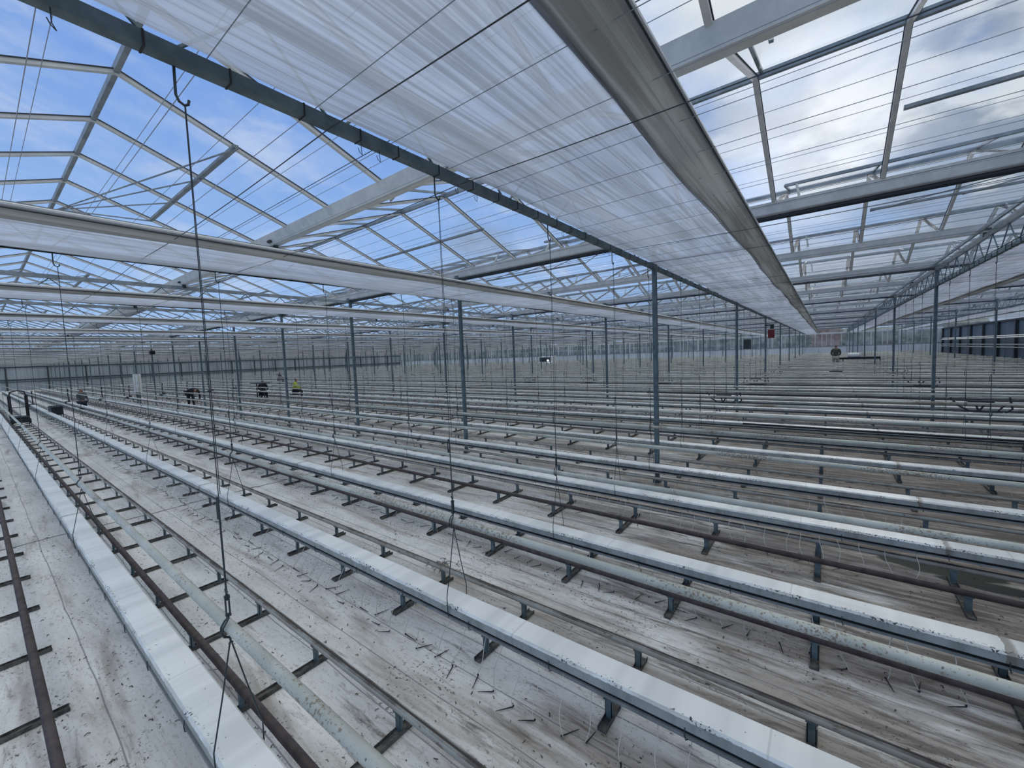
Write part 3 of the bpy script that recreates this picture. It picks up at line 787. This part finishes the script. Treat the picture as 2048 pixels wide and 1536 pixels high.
for k, (xa, xb, yv) in enumerate(((-11.5, 0.2, 20.4), (-6.0, 14.5, 17.2), (-1.5, 14.5, 10.65))):
    m = MB().tube([(xa, 0, 0), ((xa+xb)/2, 0, -0.02), (xb, 0, 0)], 0.02, 6)
    tag(link('black_hose', m.mesh('hose', m_black), None, (0, yv, 0.50)), f'black hose laid along a {("distant", "middle", "nearer")[k]} gutter row', 'hose', 'long black hoses')
# boxes on columns
o = link('control_box', MB().box(-0.13, 0.13, -0.09, 0.0, 2.62, 3.02).mesh('control_box', m_red), None, (-2.05, 22.96, 0)); tag(o, 'small red box mounted high beside a column of the central line', 'box')
link('bracket', MB().bar((-0.26, -0.04, 2.9), (-0.1, -0.04, 2.9), 0.03, 0.03).mesh('bracket', m_galv), o)
o = link('fan_bracket', MB().box(-0.06, 0.3, -0.05, 0.05, 3.2, 3.26).tube([(0.22, 0, 3.2), (0.22, 0, 3.05)], .08, 8).mesh('fan_bracket', m_dark), None, (-2.24, 22.96, 0)); tag(o, 'dark bracket with small round fitting just above the red box', 'bracket')
for k, xo in enumerate((-0.32, 0.32)):
    o = link('cabinet', MB().box(-0.2, 0.2, -0.1, 0.1, 0.75, 2.0).box(-0.2, 0.2, -0.11, -0.1, 1.95, 2.0).mesh('cabinet', m_alu), None, (-37.6+xo*1.3, 6.88, 0))
    link('leg', MB().box(-0.03, 0.03, -0.03, 0.03, 0.0, 0.75).mesh('leg', m_dark), o)
    tag(o, f'{("left", "right")[k]} of two tall narrow pale cabinets flanking a column in the left field', 'cabinet', 'pale cabinets at the column')
o = link('hanging_sensor', MB().box(-0.16, 0.16, -0.12, 0.12, 3.2, 3.42).tube([(0, 0, 3.42), (0, 0, 3.6)], 0.012, 5).mesh('hanging_sensor', m_black), None, (-33.2, 6.9, 0)); tag(o, 'black box hung from the truss beside a left field column', 'sensor')

# ------------------------------------------------------------------ trolley, crate, carts, machine
o = link('rail_trolley', None, None, (-27.6, TRK[1], 0)); tag(o, 'dark rail trolley with two uprights and a hooped handle on the nearest track', 'trolley')
m = MB().box(-0.7, 0.5, -0.27, 0.27, 0.24, 0.38); m.box(-0.6, 0.4, -0.24, 0.24, 0.38, 0.46); pf = link('platform', m.mesh('platform', m_crate), o)
for sy in (-1, 1): link('upright', MB().bar((-0.45, sy*0.24, 0.4), (-0.45, sy*0.24, 1.35), 0.10, 0.09).bar((-0.2, sy*0.24, 0.4), (-0.2, sy*0.24, 1.25), 0.03, 0.03).mesh('upright', m_black), o)
link('handle', MB().tube([(-0.45, -0.24, 1.35), (-0.43, -0.2, 1.52), (-0.4, 0, 1.58), (-0.43, 0.2, 1.52), (-0.45, 0.24, 1.35)], 0.025, 8).mesh('handle', m_black), o)
link('crossbar', MB().bar((-0.45, -0.24, 0.85), (-0.45, 0.24, 0.85), 0.03, 0.03).mesh('crossbar', m_dark), o)
for sx in (-0.55, 0.35):
    for sy in (-0.25, 0.25): link('wheel', MB().tube([(sx, sy-0.03, 0.25), (sx, sy+0.03, 0.25)], 0.06, 12).mesh('wheel', m_black), pf)
o = link('crate', MB().box(-0.55, 0.55, -0.2, 0.2, 0.0, 0.04).box(-0.55, 0.55, -0.2, -0.17, 0.04, 0.36).box(-0.55, 0.55, 0.17, 0.2, 0.04, 0.36).box(-0.55, -0.52, -0.17, 0.17, 0.04, 0.36).box(0.52, 0.55, -0.17, 0.17, 0.04, 0.36).box(-0.57, 0.57, -0.22, 0.22, 0.30, 0.33).mesh('crate', m_crate), None, (-31.0, TRK[2], 0.195)); o.scale = (1.25, 1, 1.15)
tag(o, 'black open crate sitting on the rails between two gutters at left', 'crate')
o = link('flat_cart', MB().box(-0.8, 0.8, -0.25, 0.25, 1.18, 1.24).mesh('deck', m_dark), None, (-27.0, 9.16+1.3, 0)); tag(o, 'flat dark topped cart standing beside the black-clad worker', 'cart')
for sx in (-0.5, 0.5): link('leg', MB().bar((sx, 0, 0.2), (sx, 0, 1.18), 0.05, 0.05).mesh('leg', m_dark), o)
o = link('work_table', MB().box(-0.2, 1.9, -0.3, 0.3, 1.14, 1.28).mesh('deck', m_black), None, (0.95, 36.2, 0)); tag(o, 'dark flat work trolley beside the olive-shirted person at the back', 'trolley')
for sx in (0.0, 1.9): link('leg', MB().bar((sx, 0, 0.2), (sx, 0, 1.14), 0.05, 0.05).mesh('leg', m_dark), o)
hm = MB().prof([(-0.25, 0.0), (-0.18, 0.16), (0.0, 0.22), (0.18, 0.16), (0.25, 0.0)], [0, 0.15, 0.5, 0.65]); o = link('white_sack', smooth(hm.mesh('white_sack', m_white)), None, (1.2, 36.2, 1.28)); o.scale = (1, 1, 1.3); tag(o, 'white rounded sack lying on the dark work trolley at the back', 'sack')
o = link('white_machine', MB().prof([(-0.8, 0.3), (-0.8, 1.0), (-0.5, 1.1), (-0.2, 1.9), (0.6, 2.0), (0.8, 1.9), (0.8, 0.3)], [-1.2, 1.2]).mesh('body', m_white), None, (-33.0, 52.0, 0)); tag(o, 'white wheeled machine with a lit lamp on the far floor', 'machine')
link('window', MB().box(-0.9, 0.9, -0.62, -0.58, 1.2, 1.8).mesh('window', m_dark), o); link('lamp', MB().tube([(0.7, -0.9, 1.35), (0.7, -0.8, 1.35)], 0.12, 10).mesh('lamp', m_lamp), o)
for sx in (-0.8, 0.8): link('wheel', MB().tube([(sx, -0.7, 0.3), (sx, -0.5, 0.3)], 0.3, 14).mesh('wheel', m_black), o)

# ------------------------------------------------------------------ people
def skin(name, joints, edges, material, root=0, parent=None, sub=1):
    me = bpy.data.meshes.new(name); me.from_pydata([j[0] for j in joints], edges, [])
    o = bpy.data.objects.new(name, me); COL.objects.link(o); me.materials.append(material)
    md = o.modifiers.new('skin', 'SKIN'); md.use_smooth_shade = True
    sv = me.skin_vertices[0].data
    for k, j in enumerate(joints):
        r = j[1] if isinstance(j[1], tuple) else (j[1], j[1]); sv[k].radius = r; sv[k].use_root = (k == root)
    if sub:
        s_ = o.modifiers.new('sub', 'SUBSURF'); s_.levels = sub; s_.render_levels = sub
    if parent: o.parent = parent
    return o
def person(pose, loc, rz, top, bottom, label, sc=1.0):
    J = pose
    names = [n for n in J if n != 'face']; idx = {n: i for i, n in enumerate(names)}
    rad = dict(pelvis=(.15, .11), waist=(.13, .10), chest=(.16, .11), neckb=(.08, .07), neck=(.055, .055), head=(.085, .095), crown=(.07, .08),
               shL=.06, elL=.042, wrL=.028, haL=(.035, .02), shR=.06, elR=.042, wrR=.028, haR=(.035, .02),
               hipL=.09, knL=.06, anL=.038, toL=.035, hipR=.09, knR=.06, anR=.038, toR=.035)
    E_ = [('pelvis', 'waist'), ('waist', 'chest'), ('chest', 'neckb'), ('neckb', 'neck'), ('neck', 'head'), ('head', 'crown')]
    for s_ in 'LR': E_ += [('neckb', 'sh'+s_), ('sh'+s_, 'el'+s_), ('el'+s_, 'wr'+s_), ('wr'+s_, 'ha'+s_), ('pelvis', 'hip'+s_), ('hip'+s_, 'kn'+s_), ('kn'+s_, 'an'+s_), ('an'+s_, 'to'+s_)]
    body = skin('person', [(J[n], rad[n]) for n in names], [(idx[a], idx[b]) for a, b in E_], m_skin)
    body.location = loc; body.rotation_euler = (0, 0, rz); body.scale = (sc, sc, sc)
    tag(body, label, 'person')
    def part(nm, ns, es, grow, mt):
        ii = {n: k for k, n in enumerate(ns)}
        def rr(n):
            r = rad[n]; r = r if isinstance(r, tuple) else (r, r); return (r[0]*grow+.008, r[1]*grow+.008)
        return skin(nm, [(J[n], rr(n)) for n in ns], [(ii[a], ii[b]) for a, b in es], mt, parent=body)
    part('jacket', ['pelvis', 'waist', 'chest', 'neckb', 'shL', 'elL', 'wrL', 'shR', 'elR', 'wrR'],
         [('pelvis', 'waist'), ('waist', 'chest'), ('chest', 'neckb'), ('neckb', 'shL'), ('shL', 'elL'), ('elL', 'wrL'), ('neckb', 'shR'), ('shR', 'elR'), ('elR', 'wrR')], 1.14, top)
    part('trousers', ['pelvis', 'hipL', 'knL', 'anL', 'hipR', 'knR', 'anR'], [('pelvis', 'hipL'), ('hipL', 'knL'), ('knL', 'anL'), ('pelvis', 'hipR'), ('hipR', 'knR'), ('knR', 'anR')], 1.16, bottom)
    for s_ in 'LR':
        a = Vector(J['an'+s_]); b = Vector(J['to'+s_]); 
        skin('shoe', [(tuple(a+Vector((0, 0, -.02))), (.05, .05)), (tuple(b), (.05, .035))], [(0, 1)], m_black, parent=body)
    h = Vector(J['head']); c = Vector(J['crown']); u = (c-h).normalized(); f = Vector(J.get('face', (0, 1, 0)))
    skin('hair', [(tuple(h+u*.03-f*.03), (.095, .095)), (tuple(c+u*.01-f*.015), (.085, .085))], [(0, 1)], m_hair, parent=body)
    fc = MB(); s_ = f.cross(u).normalized(); e = h+u*.01+f*.092
    for q in (-1, 1): p_ = e+s_*(.032*q); fc.tube([tuple(p_), tuple(p_+f*.006)], .010, 6)
    p_ = h-u*.045+f*.09; fc.tube([tuple(p_-s_*.022), tuple(p_+s_*.022)], .005, 5)
    link('face_features', fc.mesh('face_features', m_hair), body)
    fg = MB()
    for q in 'LR':
        w_ = Vector(J['wr'+q]); ha = Vector(J['ha'+q]); dd = (ha-w_).normalized(); sd_ = dd.cross(Vector((0.3, 0.8, 0.2))).normalized()
        for k in range(4): fg.tube([tuple(ha+sd_*(.012*(k-1.5))), tuple(ha+sd_*(.015*(k-1.5))+dd*(.04+.006*(k in (1, 2)))), tuple(ha+sd_*(.015*(k-1.5))+dd*.062+Vector((0, 0, -.012)))], .0085, 5)
        fg.tube([tuple(w_+dd*.02+sd_*.025), tuple(w_+dd*.055+sd_*.05)], .009, 5)
    link('fingers', fg.mesh('fingers', m_skin), body)
    return body
def pose_stand(face=1):
    return dict(pelvis=(0, 0, .95), waist=(0, 0, 1.10), chest=(0, .01, 1.30), neckb=(0, 0, 1.45), neck=(0, .01, 1.52), head=(0, .02, 1.61), crown=(0, .02, 1.69),
                shL=(-.19, 0, 1.42), elL=(-.25, .03, 1.15), wrL=(-.17, .22, 1.02), haL=(-.13, .29, 1.02), shR=(.19, 0, 1.42), elR=(.25, .03, 1.15), wrR=(.17, .22, 1.02), haR=(.13, .29, 1.02),
                hipL=(-.10, 0, .90), knL=(-.12, .02, .50), anL=(-.13, 0, .09), toL=(-.14, .14, .04), hipR=(.10, 0, .90), knR=(.12, .02, .50), anR=(.13, 0, .09), toR=(.14, .14, .04))
def pose_sit():
    return dict(pelvis=(0, 0, .50), waist=(0, .03, .66), chest=(0, .08, .86), neckb=(0, .10, 1.00), neck=(0, .12, 1.07), head=(0, .15, 1.15), crown=(0, .15, 1.23), 
                shL=(-.19, .09, .97), elL=(-.25, .20, .72), wrL=(-.16, .42, .66), haL=(-.13, .49, .66), shR=(.19, .09, .97), elR=(.25, .20, .72), wrR=(.16, .42, .66), haR=(.13, .49, .66),
                hipL=(-.10, .05, .48), knL=(-.15, .42, .50), anL=(-.15, .40, .10), toL=(-.15, .54, .05), hipR=(.10, .05, .48), knR=(.15, .42, .50), anR=(.15, .40, .10), toR=(.15, .54, .05))
def pose_kneel():
    p = pose_stand(); q = {k: (v[0], v[1], v[2]-0.46) for k, v in p.items()}
    for s_, sg in (('L', -1), ('R', 1)):
        q['hip'+s_] = (.10*sg, 0, .43); q['kn'+s_] = (.12*sg, .10, .06); q['an'+s_] = (.12*sg, -.30, .07); q['to'+s_] = (.12*sg, -.42, .05)
    return q
def pose_bend():
    p = pose_stand()
    p.update(pelvis=(0, -.10, .88), waist=(0, .05, .98), chest=(0, .27, 1.02), neckb=(0, .42, .98), neck=(0, .49, .95), head=(0, .57, .92), crown=(0, .64, .90), face=(0, .25, -.97),
             shL=(-.19, .40, .96), elL=(-.22, .46, .68), wrL=(-.16, .55, .45), haL=(-.13, .58, .39), shR=(.19, .40, .96), elR=(.22, .46, .68), wrR=(.16, .55, .45), haR=(.13, .58, .39),
             hipL=(-.10, -.08, .84)); p['hipR'] = (.10, -.08, .84); return p
person(pose_stand(), (0.55, 35.6, 0.40), 0.0, m_colive, m_cbeige, 'person in olive shirt and light trousers standing with back turned, far down the middle')
person(pose_sit(), (-28.2, 11.05, 0.06), radians(60), m_cblack, m_cblack, 'person in black jacket and cap sitting low beyond the gutters')
person(pose_sit(), (-26.1, 12.0, 0.12), radians(-30), m_cyel, m_cblack, 'person in yellow-green vest sitting low between the gutters')
person(pose_sit(), (-47.0, 20.1, 0.22), radians(0), m_cgrey, m_cblack, 'small distant person in grey between the black and yellow clad workers')
person(pose_kneel(), (-36.0, 3.98, 0.0), radians(-60), m_cgrey, m_cnavy, 'person in grey and dark clothes kneeling between gutters near the left edge')
tag(link('foot_board', MB().box(-0.35, 0.35, -0.3, 0.3, 0.30, 0.40).box(-0.3, 0.3, -0.25, 0.25, 0.0, 0.30).mesh('foot_board', m_dark), None, (0.55, 35.65, 0)), 'low rail cart under the olive-shirted standing person', 'cart')
person(pose_bend(), (-29.4, 7.65, 0.0), radians(-75), m_cblack, m_cblack, 'person in black bending over the gutters beside a left column')
for (px, py, lab) in ((-28.2, 11.05, 'low picking stool under the black-clad worker'), (-26.1, 12.0, 'low picking stool under the yellow-vested worker'), (-47.0, 20.1, 'low picking stool under the small distant worker')):
    o = link('picking_stool', MB().box(-0.2, 0.2, -0.18, 0.18, 0.36, 0.42).mesh('seat', m_black), None, (px, py, 0)); tag(o, lab, 'stool')
    for sx in (-.16, .16):
        for sy in (-.14, .14): link('leg', MB().box(sx-.015, sx+.015, sy-.015, sy+.015, 0, .36).mesh('leg', m_dark), o)

# ------------------------------------------------------------------ outside the back wall
tag(link('brick_building', MB().box(-1.9, 1.8, 84, 88.5, -0.06, 5.4).mesh('brick_building', m_brick)), 'red-brown building seen through the back glazing behind the standing person', 'building')
random.seed(77); hg = MB()
x = -190
while x < 40:
    w = random.uniform(5, 9); h = random.uniform(4.3, 5.4)
    hg.prof([(90, 0), (89.6, h*.5), (89.9, h*.9), (90.8, h), (91.6, h*.9), (92, 0)], [x+w*k/6 for k in range(7)], jit=0.12)
    x += w
tag(link('outdoor_hedge', hg.mesh('outdoor_hedge', m_hedge)), 'dull green-brown hedge seen through the back glazing', 'hedge')
